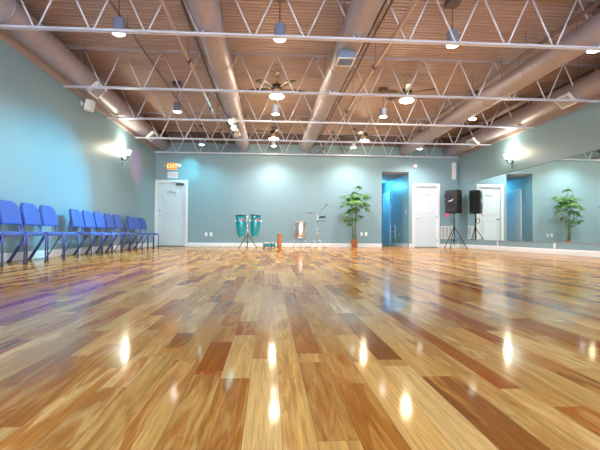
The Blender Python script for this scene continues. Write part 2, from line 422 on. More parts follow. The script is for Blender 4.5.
# ------------------------------------------------------------ DOORS
def panel_door(name, x0, x1, handle_z, closer=False, hinges=False, text=None, label=''):
    yf = YB + 0.045        # door face
    d = MB().mm((x0 + 0.004, yf, 0.012), (x1 - 0.004, yf + 0.04, DH - 0.012))
    o = d.build(name, M['door']); struct(o, label)
    # casing around the opening
    c = MB()
    for a, b in ((x0 - 0.085, x0 + 0.003), (x1 - 0.003, x1 + 0.085)):
        c.mm((max(a, XL + 0.002), YB - 0.02, 0), (b, YB - 0.001, DH + 0.085), bev=0.004)
    c.mm((x0 + 0.003, YB - 0.02, DH - 0.003), (x1 - 0.003, YB - 0.001, DH + 0.085), bev=0.004)
    c.build('door_casing', M['white'], o)
    j = MB().mm((x0, YB, 0), (x0 + 0.012, YB + 0.13, DH)).mm((x1 - 0.012, YB, 0), (x1, YB + 0.13, DH)).mm((x0, YB, DH - 0.012), (x1, YB + 0.13, DH))
    j.build('door_jamb', M['white'], o)
    # two raised panels, the upper with an arched top
    W_ = x1 - x0; a, b = x0 + W_ * 0.17, x1 - W_ * 0.17
    for zb, zt_, arch in ((1.12, 1.86, 0.07), (0.26, 0.96, 0.0)):
        def outline(ins):
            pts = [(a + ins, zb + ins), (b - ins, zb + ins), (b - ins, zt_ - ins)]
            if arch:
                for k in range(1, 10):
                    t = k / 10; pts.append((b - ins + (a - b + 2 * ins) * t, zt_ - ins + arch * math.sin(PI * t)))
            pts.append((a + ins, zt_ - ins)); return pts
        p = MB()
        o1, o2, o3 = outline(0), outline(0.022), outline(0.05)
        R = [[p.bm.verts.new((x, y, z)) for x, z in q] for q, y in ((o1, yf - 0.001), (o1, yf - 0.010), (o2, yf - 0.004), (o3, yf - 0.012))]
        n = len(o1)
        for A, B in zip(R, R[1:]):
            for k in range(n): p.bm.faces.new((A[k], A[(k + 1) % n], B[(k + 1) % n], B[k]))
        p.bm.faces.new(R[-1])
        p.build('door_panel', M['door'], o)
    # lever handle on the left side
    h = MB().lathe([(0.03, 0), (0.03, 0.012), (0.012, 0.014), (0.012, 0.05)], (x0 + 0.075, yf, handle_z), rot=RX(PI / 2), n=16)
    h.tube([(x0 + 0.075, yf - 0.045, handle_z), (x0 + 0.13, yf - 0.05, handle_z), (x0 + 0.19, yf - 0.045, handle_z - 0.005)], 0.010)
    h.build('door_handle', M['chrome'], o)
    if closer:
        h = MB().mm((x1 - 0.30, YB - 0.055, DH - 0.085), (x1 - 0.06, yf + 0.0, DH - 0.025), bev=0.008)
        h.tube([(x1 - 0.14, YB - 0.04, DH - 0.02), (x1 - 0.3, YB - 0.16, DH - 0.02), (x1 - 0.42, YB - 0.03, DH + 0.01)], 0.008)
        h.build('door_closer', M['darkprint'], o)
    if hinges:
        for z in (1.83, 1.05, 0.25):
            MB().tube([(x1 - 0.01, YB - 0.006, z - 0.05), (x1 - 0.01, YB - 0.006, z + 0.05)], 0.010).build('hinge', M['darkprint'], o)
    t = MB().mm((x0 + 0.01, YB - 0.03, 0.001), (x1 - 0.01, YB + 0.12, 0.018)); t.build('threshold', M['darkgap'], o)
    return o
def text_obj(name, s, size, loc, m, parent, rot=(PI / 2, 0, 0), ext=0.002):
    cu = bpy.data.curves.new(name, 'FONT'); cu.body = s; cu.size = size; cu.align_x = 'CENTER'; cu.align_y = 'CENTER'
    cu.extrude = ext
    tmp = bpy.data.objects.new('tmp', cu); COL.objects.link(tmp)
    dg = bpy.context.evaluated_depsgraph_get(); dg.update()
    me = bpy.data.meshes.new_from_object(tmp.evaluated_get(dg))
    bpy.data.objects.remove(tmp)
    me.materials.clear(); me.materials.append(m)
    o = bpy.data.objects.new(name, me); COL.objects.link(o); o.location = loc; o.rotation_euler = rot
    if parent: o.parent = parent
    return o
d1 = panel_door('door_1', LD[0], LD[1], 1.17, closer=True, label='white two-panel door under the exit sign')
d2 = panel_door('door_2', RD[0], RD[1], 0.98, hinges=True, label='white two-panel door left of the speaker')
MB().mm((LD[0] + 0.10, YB + 0.038, 1.10), (LD[0] + 0.17, YB + 0.046, 1.26), bev=0.003).build('keypad', M['plastic'], d1)
text_obj('door_lettering', 'Office', 0.12, (-3.20, YB + 0.030, 1.77), M['darkprint'], d1)
text_obj('door_lettering', 'only', 0.06, (-3.10, YB + 0.030, 1.68), M['darkprint'], d1)
text_obj('door_lettering', 'STAFF', 0.09, (5.34, YB + 0.029, 1.785), M['darkprint'], d2)

# ------------------------------------------------------------ PASSAGE behind the opening
YE = 19.8
pw = MB().mm((AL[0] - 0.12, YB + T, 0), (AL[0], YE, AH)); struct(pw.build('wall_passage_left', M['hallwall']))
pw = MB().mm((AL[1], YB + T, 0), (AL[1] + 0.12, YE, AH)); struct(pw.build('wall_passage_right', M['hallwall']))
pw = MB().mm((AL[0] - 0.12, YE, 0), (AL[1] + 0.12, YE + 0.1, AH)); struct(pw.build('wall_passage_end', M['hallwall']))
pw = MB().mm((AL[0] - 0.12, YB + T, AH - 0.04), (AL[1] + 0.12, YE + 0.1, AH + 0.1)); struct(pw.build('ceiling_passage', M['hallceil']))
base_y('baseboard_passage_right', AL[1], -1, YB + T, 17.1)
base_y('baseboard_passage_left', AL[0], 1, YB + T, 15.5)
def side_door(name, x, s, ya, yb, label):
    b = MB().mm((x + s * 0.006, ya, 0.01), (x + s * 0.03, yb, 2.04)); o = struct(b.build(name, M['door']), label)
    c = MB()
    for a, e in ((ya - 0.08, ya), (yb, yb + 0.08)): c.mm((x + s * 0.001, a, 0), (x + s * 0.04, e, 2.12), bev=0.004)
    c.mm((x + s * 0.001, ya, 2.04), (x + s * 0.04, yb, 2.12), bev=0.004); c.build('door_casing', M['white'], o)
    for z0, z1 in ((1.15, 1.88), (0.25, 0.98)):
        MB().mm((x + s * 0.03, ya + 0.14, z0), (x + s * 0.038, yb - 0.14, z1), bev=0.006).build('door_panel', M['door'], o)
    MB().tube([(x + s * 0.03, ya + 0.07, 1.0), (x + s * 0.075, ya + 0.07, 1.0), (x + s * 0.08, ya + 0.17, 1.0)], 0.009).build('door_handle', M['chrome'], o)
    return o
side_door('door_3', AL[1], -1, 17.35, 18.3, 'white door on the right side of the passage')
side_door('door_4', AL[0], 1, 15.75, 16.65, 'white door on the left side of the passage, seen in the mirror')
# rack leaning in the passage
r = MB(); xx = AL[1] - 0.09
for y in (16.35, 16.95): r.tube([(xx, y, 0), (xx, y, 0.78)], 0.012)
for z in (0.1, 0.32, 0.55, 0.77): r.tube([(xx, 16.35, z), (xx, 16.95, z)], 0.009)
tag(r.build('towel_rack', M['plastic']), 'low white tube rack standing inside the blue passage', 'rack')
# wall lamp inside the passage
t = thing('ceiling_lamp', 'round blue-glowing lamp on the passage ceiling', 'lamp', (4.28, 17.6, AH - 0.04))
MB().lathe([(0.12, 0), (0.12, -0.02), (0.10, -0.05), (0.02, -0.07)], n=20).build('lamp_shade', M['hallglow'], t)
lamp('lamp_light', 'SPOT', t, (0, 0, -0.10), 38, (0.15, 0.75, 1.0), 0.05, rot=aim((0.46, -1.95, -0.62)), spot=0.7, blend=1.0)
lamp('lamp_light', 'POINT', t, (0, 0, -0.16), 34, (0.12, 0.65, 1.0), 0.08)

# ------------------------------------------------------------ MIRROR
mr = thing('wall_mirror', 'wide frameless dance mirror low on the right wall', 'mirror', (XR, 8.0, 0.283))
MB().mm((-0.008, -6.0, 0), (-0.002, 6.25, 1.83)).build('glass', M['mirror'], mr)
MB().mm((-0.014, -6.0, -0.012), (-0.0005, 6.25, 0.002)).build('lower_channel', M['chrome'], mr)
MB().mm((-0.010, -6.0, 1.8305), (-0.0005, 6.25, 1.838)).build('upper_edge', M['darkprint'], mr)

# ------------------------------------------------------------ OUTLETS, SWITCHES, SIGNS
def outlet(x, y, z, face, n, label, cat='outlet', name='wall_outlet'):
    rz = {'back': 0, 'right': -PI / 2}[face]
    t = thing(name, label, cat, (x, y, z), rz)
    wd = 0.07 * n + 0.01
    MB().mm((-wd / 2, -0.007, -0.06), (wd / 2, -0.0005, 0.06), bev=0.002).build('cover_plate', M['plastic'], t)
    for k in range(n):
        cx = (k - (n - 1) / 2) * 0.085
        if name == 'light_switch':
            MB().mm((cx - 0.012, -0.014, -0.02), (cx + 0.012, -0.007, 0.02), bev=0.003).build('toggle', M['white'], t)
        else:
            for s in (-1, 1):
                MB().mm((cx - 0.017, -0.009, s * 0.024 - 0.014), (cx + 0.017, -0.0065, s * 0.024 + 0.014), bev=0.004).build('socket', M['silver'], t)
outlet(-2.06, YB, 0.40, 'back', 1, 'left one of two white wall outlets beside the exit door')
outlet(-1.90, YB, 0.40, 'back', 1, 'right one of two white wall outlets left of the congas')
outlet(3.12, YB, 0.44, 'back', 1, 'white wall outlet just right of the palm, left of a pair')
outlet(3.27, YB, 0.44, 'back', 1, 'white wall outlet right of the palm, nearer the blue opening')
outlet(XR, 9.80, 0.19, 'right', 1, 'white outlet below the mirror, nearer the right picture edge')
outlet(XR, 12.35, 0.19, 'right', 1, 'white outlet below the mirror, nearer the speaker')
outlet(AL[1], 16.1, 0.42, 'right', 1, 'white wall outlet inside the blue passage')
outlet(AL[1], 15.30, 1.22, 'right', 1, 'white light switch inside the blue passage', 'switch', 'light_switch')
# exit sign
t = thing('exit_sign', 'orange glowing exit sign with two lamp heads above white door', 'sign', (-3.175, YB, 2.62))
MB().mm((-0.17, -0.06, -0.115), (0.17, -0.0, 0.115), bev=0.008).build('housing', M['plastic'], t)
MB().mm((-0.155, -0.064, -0.10), (0.155, -0.0605, 0.10)).build('face', M['exitface'], t)
text_obj('lettering', 'EXIT', 0.17, (0, -0.068, 0), M['exitletter'], t)
for s in (-1, 1):
    hd = MB().lathe([(0.02, 0), (0.045, 0.02), (0.055, 0.09)], (s * 0.22, -0.03, 0.02), rot=RX(PI / 2) @ RY(s * 0.3), n=16)
    hd.tube([(s * 0.16, -0.03, 0.02), (s * 0.22, -0.03, 0.02)], 0.012)
    lh = hd.build('lamp_head', M['silver'], t)
t = thing('notice_sign', 'white notice with red lettering between exit sign and door', 'sign', (-3.165, YB, 2.34))
MB().mm((-0.17, -0.006, -0.105), (0.17, -0.0005, 0.105)).build('board', M['white'], t)
text_obj('lettering', 'THIS DOOR', 0.062, (0, -0.008, 0.04), M['red'], t)
text_obj('lettering', 'TO REMAIN', 0.062, (0, -0.008, -0.03), M['red'], t)
# return-air grille by the speaker
t = thing('air_grille', 'white return-air grille low on back wall behind speaker stand', 'vent', (6.07, YB, 0.51))
g = MB()
for a, b in (((-0.22, -0.02, -0.22), (0.22, -0.0005, -0.19)), ((-0.22, -0.02, 0.19), (0.22, -0.0005, 0.22)), ((-0.22, -0.02, -0.19), (-0.19, -0.0005, 0.19)),
             ((0.19, -0.02, -0.19), (0.22, -0.0005, 0.19)), ((-0.07, -0.018, -0.19), (-0.05, -0.0005, 0.19)), ((0.05, -0.018, -0.19), (0.07, -0.0005, 0.19))):
    g.mm(a, b)
g.build('frame', M['white'], t)
s = MB()
for k in range(15): s.box((0, -0.008, -0.175 + k * 0.025), (0.38, 0.014, 0.003), rot=RX(0.6))
s.build('louvres', M['plastic'], t)
# wall phone / controller next to the speaker
t = thing('volume_control', 'small dark control on wall, upper of the two beside speaker', 'control', (6.01, YB, 1.76))
MB().mm((-0.04, -0.03, -0.05), (0.04, -0.0005, 0.05), bev=0.006).build('body', M['darkprint'], t)
MB().lathe([(0.018, 0), (0.016, 0.015)], (0, -0.03, 0), rot=RX(PI / 2), n=14).build('knob', M['black'], t)
t = thing('volume_control', 'small dark control on wall, lower of the two beside speaker', 'control', (6.01, YB, 1.56))
MB().mm((-0.03, -0.025, -0.04), (0.03, -0.0005, 0.04), bev=0.006).build('body', M['darkprint'], t)
MB().lathe([(0.014, 0), (0.012, 0.013)], (0, -0.025, 0), rot=RX(PI / 2), n=14).build('knob', M['black'], t)
# alarm strobe
t = thing('alarm_strobe', 'small round white alarm high on wall above right door', 'alarm', (4.96, YB, 2.77))
MB().lathe([(0.07, 0), (0.07, 0.03), (0.055, 0.05), (0.03, 0.062)], rot=RX(PI / 2), n=20).build('housing', M['plastic'], t)
MB().lathe([(0.022, 0.060), (0.018, 0.074)], rot=RX(PI / 2), n=12).build('lens', M['silver'], t)
# slim column speaker
t = thing('column_speaker', 'slim white column speaker high in the right back corner', 'speaker', (6.29, YB - 0.01, 2.62))
MB().mm((-0.065, -0.10, -0.30), (0.065, -0.01, 0.28), bev=0.01).build('cabinet', M['plastic'], t)
MB().mm((-0.05, -0.106, -0.26), (0.05, -0.0985, 0.24), bev=0.003).build('grille', M['silver'], t)
MB().mm((-0.03, -0.012, -0.1), (0.03, 0.0095, 0.1)).build('bracket', M['white'], t)
# small wall speaker on the left wall
t = thing('wall_speaker', 'small white speaker on bracket high on left wall', 'speaker', (XL, 9.15, 2.98))
MB().box((0.16, 0, -0.04), (0.13, 0.16, 0.22), rot=RY(0.2), bev=0.012).build('cabinet', M['plastic'], t)
MB().box((0.232, 0, -0.055), (0.008, 0.13, 0.19), rot=RY(0.2), bev=0.002).build('grille', M['silver'], t)
MB().mm((0.0005, -0.03, -0.05), (0.012, 0.03, 0.05)).tube([(0.01, 0, 0), (0.11, 0, -0.02)], 0.012).build('bracket', M['white'], t)

# ------------------------------------------------------------ JOISTS
JY = [5.99, 8.36, 10.55, 12.69, 14.86]
ORD = ['nearest', 'second nearest', 'third', 'fourth', 'farthest']
def joist_parts(o, off):
    zb, ztp = 3.045, 3.779
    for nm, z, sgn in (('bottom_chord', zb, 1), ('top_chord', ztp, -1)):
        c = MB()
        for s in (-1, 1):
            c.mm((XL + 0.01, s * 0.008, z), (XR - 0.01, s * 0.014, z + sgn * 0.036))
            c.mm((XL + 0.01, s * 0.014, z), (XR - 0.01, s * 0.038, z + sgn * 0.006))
        c.build(nm, M['joist'] if sgn > 0 else M['chord_shade'], o)
    p = 0.70; x = XL - 0.2 + off
    while x < XR:
        for a, b in ((x + 0.022, x + p / 2 - 0.008), (x + p - 0.022, x + p / 2 + 0.008)):
            if XL + 0.05 < a < XR - 0.05 and XL + 0.05 < b < XR - 0.05:
                MB().tube([(a, 0, zb + 0.02), (b, 0, ztp - 0.02)], 0.0125, n=6).build('web_rod', M['joist'], o)
        x += p
for k, y in enumerate(JY):
    # node phase read from the photograph
    off = [0.20, 0.20, 0.15, 0.17, 0.22][k]
    t = thing('bar_joist', 'white open-web steel roof joist, %s from the camera, spanning wall to wall' % ORD[k] if k not in (0, 4) else
              'white open-web steel roof joist, %s, %s' % (ORD[k], 'crossing the top of the view' if k == 0 else 'just in front of the back wall'),
              'joist', (0, y, 0), group='roof joists')
    joist_parts(t, off)

# ------------------------------------------------------------ DUCTS
def duct(x, z, r, label, yend=YB - 0.05):
    t = thing('air_duct', label, 'duct', (x, 0, z), group='round ceiling ducts')
    y0 = YF + 0.3
    b = MB().lathe([(r * 0.6, y0 - 0), (r, y0 + 0.02), (r, yend - 0.06), (r * 0.75, yend)], rot=RX(-PI / 2), n=32)
    # lathe about y : rotate z->y
    b.build('pipe', M['duct'], t)
    y = 1.4
    while y < yend:
        MB().lathe([(r + 0.001, y), (r + 0.009, y + 0.006), (r + 0.009, y + 0.030), (r + 0.001, y + 0.036)], rot=RX(-PI / 2), n=32, cap=False).build('joint_band', M['duct'], t)
        y += 1.52
    for k in range(7):
        y = 1.9 + k * 2.1
        for s in (-1, 1): MB().tube([(s * r * 0.98, y, 0), (s * r * 0.9, y, DECK - z)], 0.004, n=5).build('hanger_strap', M['darkpipe'], t)
    return t
duct(-3.48, 3.32, 0.20, 'round grey air duct tight along the left wall')
duct(-0.84, 3.30, 0.19, 'round grey air duct left of the picture centre, over the congas', YB - 0.12)
duct(1.19, 3.30, 0.19, 'round grey air duct right of centre, over the metal drum', YB - 0.12)
duct(4.56, 3.30, 0.19, 'round grey air duct running above the blue opening')
duct(6.10, 3.30, 0.20, 'round grey air duct tight along the mirror wall')

def register(x, y, z, tilt, label, big=1.0):
    t = thing('air_register', label, 'vent', (x, y, z)); t.rotation_euler = (0, tilt, 0)
    wd, ln, hh = 0.25 * big, (0.30 if tilt == 0 else 0.40) * big, (0.13 if tilt == 0 else 0.07)
    MB().mm((-wd / 2, -ln / 2, 0), (wd / 2, ln / 2, hh), bev=0.004).build('collar', M['can'] if tilt == 0 else M['plastic'], t)
    fr = MB(); e = 0.02
    fr.mm((-wd / 2 - 0.01, -ln / 2 - 0.01, -0.012), (wd / 2 + 0.01, -ln / 2 + e, 0)); fr.mm((-wd / 2 - 0.01, ln / 2 - e, -0.012), (wd / 2 + 0.01, ln / 2 + 0.01, 0))
    fr.mm((-wd / 2 - 0.01, -ln / 2 + e, -0.012), (-wd / 2 + e, ln / 2 - e, 0)); fr.mm((wd / 2 - e, -ln / 2 + e, -0.012), (wd / 2 + 0.01, ln / 2 - e, 0))
    fr.build('frame', M['white'], t)
    s = MB()
    for k in range(8): s.box((0, -ln / 2 + e + (k + 0.5) * (ln - 2 * e) / 8, -0.006), (wd - 2 * e, 0.004, 0.012), rot=RX(0.5))
    s.build('louvres', M['can'], t)
register(1.12, 6.62, 3.00, 0.0, 'boxy air register hanging under duct right of centre', 1.0)
register(-3.28, 8.80, 3.13, -0.75, 'white square air register on left wall duct, nearer one', 1.0)
register(-3.28, 12.85, 3.13, -0.75, 'white square air register on left wall duct, farther one', 1.0)
register(5.92, 8.62, 3.12, 0.75, 'white square air register on mirror wall duct, nearer one', 1.0)
register(5.92, 12.75, 3.12, 0.75, 'white square air register on mirror wall duct, farther one', 1.0)

# ------------------------------------------------------------ PIPES
def run(name, x, z, r, m, label, cat='pipe', sprink=False):
    t = thing(name, label, cat, (x, 0, z))
    MB().tube([(0, YF + 0.1, 0), (0, YB - 0.08, 0)], r, n=12).build('pipe', m, t)
    for k in range(8): MB().tube([(0, 1.2 + k * 1.95, r), (0, 1.2 + k * 1.95, DECK - z)], 0.004, n=5).build('hanger', M['darkpipe'], t)
    if sprink:
        for y in (3.4, 7.1, 9.7, 11.7, 13.9):
            b = MB().lathe([(r * 1.35, -0.03), (r * 1.35, 0.03)], (0, y, 0), rot=RX(PI / 2), n=12)
            b.tube([(0, y, 0), (0, y, -0.06)], 0.010).lathe([(0.022, -0.062), (0.022, -0.066)], (0, y, 0), n=12)
            b.build('sprinkler_head', M['brass'], t)
run('sprinkler_pipe', -1.27, 3.13, 0.026, M['pipe'], 'thin salmon sprinkler pipe left of the left-centre duct', sprink=True)
run('sprinkler_pipe', 1.68, 3.13, 0.030, M['pipe'], 'thin salmon sprinkler pipe right of the right-centre duct', sprink=True)
run('electric_conduit', -2.20, 3.60, 0.016, M['darkpipe'], 'thin dark conduit near deck, left of the sprinkler pipe', 'conduit')
run('electric_conduit', -1.15, 3.42, 0.022, M['darkpipe'], 'dark conduit hugging the left side of left-centre duct', 'conduit')
run('electric_conduit', 1.45, 3.36, 0.016, M['darkpipe'], 'dark conduit beside right-centre duct, inner of two', 'conduit')
run('electric_conduit', 1.55, 3.40, 0.016, M['darkpipe'], 'dark conduit beside right-centre duct, outer of two', 'conduit')
run('electric_conduit', 4.18, 3.40, 0.028, M['darkpipe'], 'thick dark conduit beside the duct above blue opening', 'conduit')

# ------------------------------------------------------------ CAN LIGHTS
CX = [-2.05, 0.13, 2.59, 4.70]; CY = [6.2, 10.1, 14.15]
XN = ['leftmost', 'second from left', 'second from right', 'rightmost']; YN = ['row nearest the camera', 'middle row', 'row nearest the back wall']
first = {}
def make_can(key):
    t = thing('can_light', '', 'ceiling light', (0, 0, 0), group='hanging can lights')
    MB().lathe([(0.030, 0.215), (0.072, 0.205), (0.078, 0.185), (0.078, 0.03), (0.096, 0.0), (0.088, 0.0), (0.080, 0.02)], n=24).build('shell', M['can'], t)
    MB().lathe([(0.079, 0.022), (0.079, -0.004), (0.055, -0.016), (0.02, -0.020)], n=20).build('lamp_face', M['bulbcy' if key == 'cy' else 'bulb'], t)
    MB().tube([(0, 0, 0.21), (0, 0, 0.63 if True else 0)], 0.008).mm((-0.09, -0.09, 0.575), (0.09, 0.09, 0.66), bev=0.004).build('stem', M['darkpipe'], t)
    if key == 'cy':
        lamp('can_lamp', 'SPOT', t, (0, 0, -0.035), 85, (0.12, 0.88, 1.0), 0.04, rot=aim((-0.60, 0.86, -0.66)), spot=0.8, blend=1.0)
        lamp('can_lamp', 'SPOT', t, (0, 0, -0.035), 90, (0.3, 0.9, 1.0), 0.05, rot=(0, 0, 0), spot=2.4, blend=0.8)
    else:
        lamp('can_lamp', 'SPOT', t, (0, 0, -0.035), 185, (1.0, 0.96, 0.90), 0.05, rot=(0, 0, 0), spot=2.55, blend=0.8)
    return t
for j, y in enumerate(CY):
    for i, x in enumerate(CX):
        key = 'cy' if (i == 0 and j == 2) else 'n'
        if key not in first: o = first[key] = make_can(key)
        else: o = copy_tree(first[key])
        o.location = (x * (1.028 if j == 2 else 1), y, 3.19 if j == 2 else 3.115)
        o['label'] = ('blue-grey can light glowing cyan, leftmost in the %s' % YN[j]) if key == 'cy' else 'blue-grey can light, %s in the %s' % (XN[i], YN[j])

# ------------------------------------------------------------ CEILING FANS
def make_fan():
    t = thing('ceiling_fan', '', 'ceiling fan', group='ceiling fans')
    MB().tube([(0, 0, 0.36), (0, 0, 0.66)], 0.011).lathe([(0.03, 0.61), (0.065, 0.655), (0.065, 0.675)], n=20).build('downrod', M['chrome'], t)
    MB().lathe([(0.03, 0.37), (0.095, 0.33), (0.12, 0.27), (0.12, 0.21), (0.085, 0.17), (0.055, 0.13), (0.055, 0.08)], n=28).build('motor_housing', M['brass'], t)
    MB().lathe([(0.062, 0.08), (0.13, 0.05), (0.155, 0.02), (0.14, -0.01), (0.08, -0.032), (0.015, -0.038)], n=28).build('light_bowl', M['fanglass'], t)
    for k in range(5):
        a = 2 * PI * k / 5 + 0.25
        def bl(u, v, off):
            r = 0.18 + u * 0.43; wv = (0.055 + 0.022 * math.sin(u * PI * 0.6)) * (1 if u < 0.93 else 0.82)
            p = Vector((r, (v - 0.5) * 2 * wv, 0.235 + (v - 0.5) * 0.03 + off)); return RZ(a) @ p
        b = MB().grid(bl, 8, 3, 0.008).build('blade', M['blade'], t)
        arm = MB().poly([RZ(a) @ Vector(p) for p in ((0.09, -0.016, 0.228), (0.26, -0.03, 0.228), (0.26, 0.03, 0.228), (0.09, 0.016, 0.228))], (0, 0, 0.006))
        arm.build('blade_iron', M['brass'], t)
    lamp('fan_lamp', 'POINT', t, (0, 0, -0.10), 38, (1.0, 0.78, 0.50), 0.06)
    return t
FN = [(0.14, 9.30, 'ceiling fan with warm light bowl near picture centre, nearer one'), (2.90, 9.34, 'ceiling fan with warm light bowl right of centre, nearer one'),
      (0.12, 13.38, 'ceiling fan with warm light bowl near picture centre, farther one'), (2.86, 13.42, 'ceiling fan with warm light bowl right of centre, farther one')]
fan0 = None
for k, (x, y, lb) in enumerate(FN):
    o = fan0 = fan0 or make_fan()
    if k: o = copy_tree(fan0)
    o.scale = (1, 1, 0.77); o.location = (x, y, 3.258 if k < 2 else 3.235); o.rotation_euler.z = k * 0.5; o['label'] = lb

# ------------------------------------------------------------ SCONCES
def sconce(x, y, z, rz, label):
    t = thing('wall_sconce', label, 'wall lamp', (x, y, z), rz)
    MB().lathe([(0.055, 0), (0.05, 0.015), (0.02, 0.025)], (0, 0, -0.12), rot=RY(PI / 2), n=20).build('wall_plate', M['bronze'], t)
    a = MB().tube([(0.02, 0, -0.12), (0.08, 0, -0.17), (0.14, 0, -0.14), (0.16, 0, -0.07)], 0.011)
    a.lathe([(0.012, -0.075), (0.035, -0.055), (0.04, -0.04)], (0.16, 0, 0), n=16).lathe([(0.012, -0.02), (0.004, 0.05)], (0.02, 0, -0.25), n=10)
    a.build('arm', M['bronze'], t)
    MB().lathe([(0.03, -0.04), (0.045, 0.0), (0.068, 0.06), (0.078, 0.085), (0.074, 0.085), (0.04, 0.0), (0.02, -0.03)], (0.16, 0, 0), n=24).build('lamp_shade', M['sconceglass'], t)
    lamp('sconce_lamp', 'POINT', t, (0.155, 0, 0.13), 30, (1.0, 0.88, 0.62), 0.04)
sconce(XL, 11.63, 2.42, 0, 'lit glass wall sconce on the left wall')
sconce(XR, 11.55, 2.50, PI, 'lit glass wall sconce above the mirror')

# stage lights clamped to the duct, plus an added wash light
def par(x, y, z, d, col, e, spot, label, glow):
    t = thing('stage_light', label, 'stage light', (x, y, z))
    q = Vector(d).normalized().to_track_quat('-Z', 'Y').to_matrix()
    MB().lathe([(0.04, 0.12), (0.065, 0.10), (0.07, -0.06), (0.064, -0.06), (0.06, 0.0)], rot=q, n=20).build('shell', M['silver'], t)
    MB().lathe([(0.060, -0.035), (0.058, -0.045)], rot=q, n=20).build('lens', glow, t)
    MB().tube([(-0.085, 0, 0), (-0.085, 0, 0.13), (0.085, 0, 0.13), (0.085, 0, 0)], 0.007).build('yoke', M['black'], t)
    lamp('stage_lamp', 'SPOT', t, Vector(d).normalized() * 0.09, e, col, 0.03, rot=aim(d), spot=spot, blend=1.0)
pinkglow = mat('pink_lens', (1, 0.4, 0.7), 0.4, emit=(1.0, 0.25, 0.6), estr=6, noise=0.01)
par(-0.86, 11.0, 2.985, (-0.9, -3.0, 0.25), (0.15, 0.85, 1.0), 30, 0.5, 'small cyan stage light under the left-centre duct', M['bulbcy'])
par(-0.86, 10.3, 2.985, (-2.87, -2.5, -2.65), (0.06, 0.70, 1.0), 700, 1.1, 'added blue wash light under left-centre duct, nearest of the three', M['bulbcy'])  # added fixture, no such lamp seen; washes the lower left wall cyan
par(-0.84, 11.65, 2.985, (-2.68, 1.2, -0.62), (1.0, 0.10, 0.45), 260, 0.42, 'small pink stage light beneath left-centre duct, beyond the cyan one', pinkglow)

# ------------------------------------------------------------ CHAIRS
def make_chair():
    t = thing('stacking_chair', '', 'chair', group='blue chairs along the left wall')
    W2 = 0.245
    # seat cushion, waterfall front
    def st(u, v, off):
        x = -0.16 + u * 0.39; y = (v - 0.5) * 2 * (W2 - 0.015)
        z = 0.428 - 0.018 * max(0, (u - 0.8) / 0.2) ** 2 - 0.012 * math.sin(PI * u) * (1 - abs(v - 0.5) * 1.2) + off
        return Vector((x, y, z))
    MB().grid(st, 10, 8, -0.042).build('seat', M['fabric'], t)
    # curved backrest with rounded upper corners
    def bk(u, v, off, d=0.0):
        zz = 0.52 + v * 0.325
        s = (u - 0.5) * 2
        wmax = W2 - 0.012
        if v > 0.45: wmax = (W2 - 0.004) * (1 - 0.62 * (1 - math.sqrt(max(0, 1 - ((v - 0.45) / 0.56) ** 2))))
        y = s * wmax
        x = -0.135 - (zz - 0.52) * 0.20 + 0.03 * (y / W2) ** 2 + off + d
        return Vector((x, y, zz))
    MB().grid(lambda u, v, o: bk(u, v, o), 12, 10, 0.03).build('backrest', M['fabric'], t)
    MB().grid(lambda u, v, o: bk(u, v, o, -0.012), 12, 10, 0.010).build('back_shell', M['chairback'], t)
    for s in (-1, 1):
        y = s * (W2 - 0.004)
        MB().tube([(0.235, y, 0.0), (0.235, y, 0.36), (0.225, y, 0.385)], 0.012).build('leg', M['chairframe'], t)
        MB().tube([(-0.275, y, 0.0), (-0.15, y, 0.20), (-0.04, y, 0.385)], 0.012).build('leg', M['chairframe'], t)
        MB().tube([(0.235, y, 0.392), (-0.05, y, 0.392), (-0.11, y, 0.40), (-0.125, y, 0.48), (-0.135, y, 0.60)], 0.011).build('side_rail', M['chairframe'], t)
        MB().lathe([(0.016, 0.0), (0.016, 0.02)], (0.235, y, 0.0005), n=10).build('foot_cap', M['black'], t)
        MB().lathe([(0.016, 0.0), (0.016, 0.02)], (-0.275, y, 0.0005), n=10).build('foot_cap', M['black'], t)
    MB().tube([(0.225, -W2, 0.386), (0.225, W2, 0.386)], 0.010).tube([(-0.12, -W2, 0.386), (-0.12, W2, 0.386)], 0.010).build('cross_bar', M['chairframe'], t)
    return t
CH = [(5.78, 'cut off by the left picture edge'), (6.325, 'second of the nearest four'), (6.87, 'third of the nearest four'), (7.41, 'last of the nearest four, before the gap'),
      (8.455, 'first of the middle five, just after the gap'), (9.00, 'second of the middle five'), (9.55, 'third of the middle five'), (10.13, 'fourth of the middle five'), (10.70, 'last of the middle five'),
      (11.67, 'first of the far three'), (12.22, 'middle one of the far three'), (12.80, 'last chair of the row, closest to the white door')]
ch0 = None
for k, (y, lb) in enumerate(CH):
    if ch0 is None: o = ch0 = make_chair()
    else: o = copy_tree(ch0)
    o.location = (-3.365, y, 0); o.rotation_euler.z = random.uniform(-0.015, 0.015)
    o['label'] = 'blue fabric chair against left wall, ' + lb

# ------------------------------------------------------------ CONGAS
CG = (-0.62, 13.35)
st = thing('conga_stand', 'black double conga stand on three legs holding two teal drums', 'stand', (CG[0], CG[1], 0))
MB().tube([(0, 0, 0.12), (0, 0, 0.92)], 0.016).lathe([(0.03, 0.34), (0.03, 0.42)], n=12).build('pole', M['chrome'], st)
for a in (-PI / 2, PI / 6 + 0.1, 5 * PI / 6 - 0.1):
    l = MB().tube([(0, 0, 0.42), (0.32 * math.cos(a), 0.32 * math.sin(a), 0.012)], 0.012).build('leg', M['black'], st)
    MB().lathe([(0.018, 0), (0.018, 0.035)], (0.32 * math.cos(a), 0.32 * math.sin(a), 0.0005), n=10).build('rubber_foot', M['black'], l)
MB().tube([(-0.10, -0.02, 0.80), (0.10, -0.02, 0.80)], 0.012).tube([(-0.12, -0.02, 0.48), (0.12, -0.02, 0.48)], 0.012).build('cross_arms', M['chrome'], st)
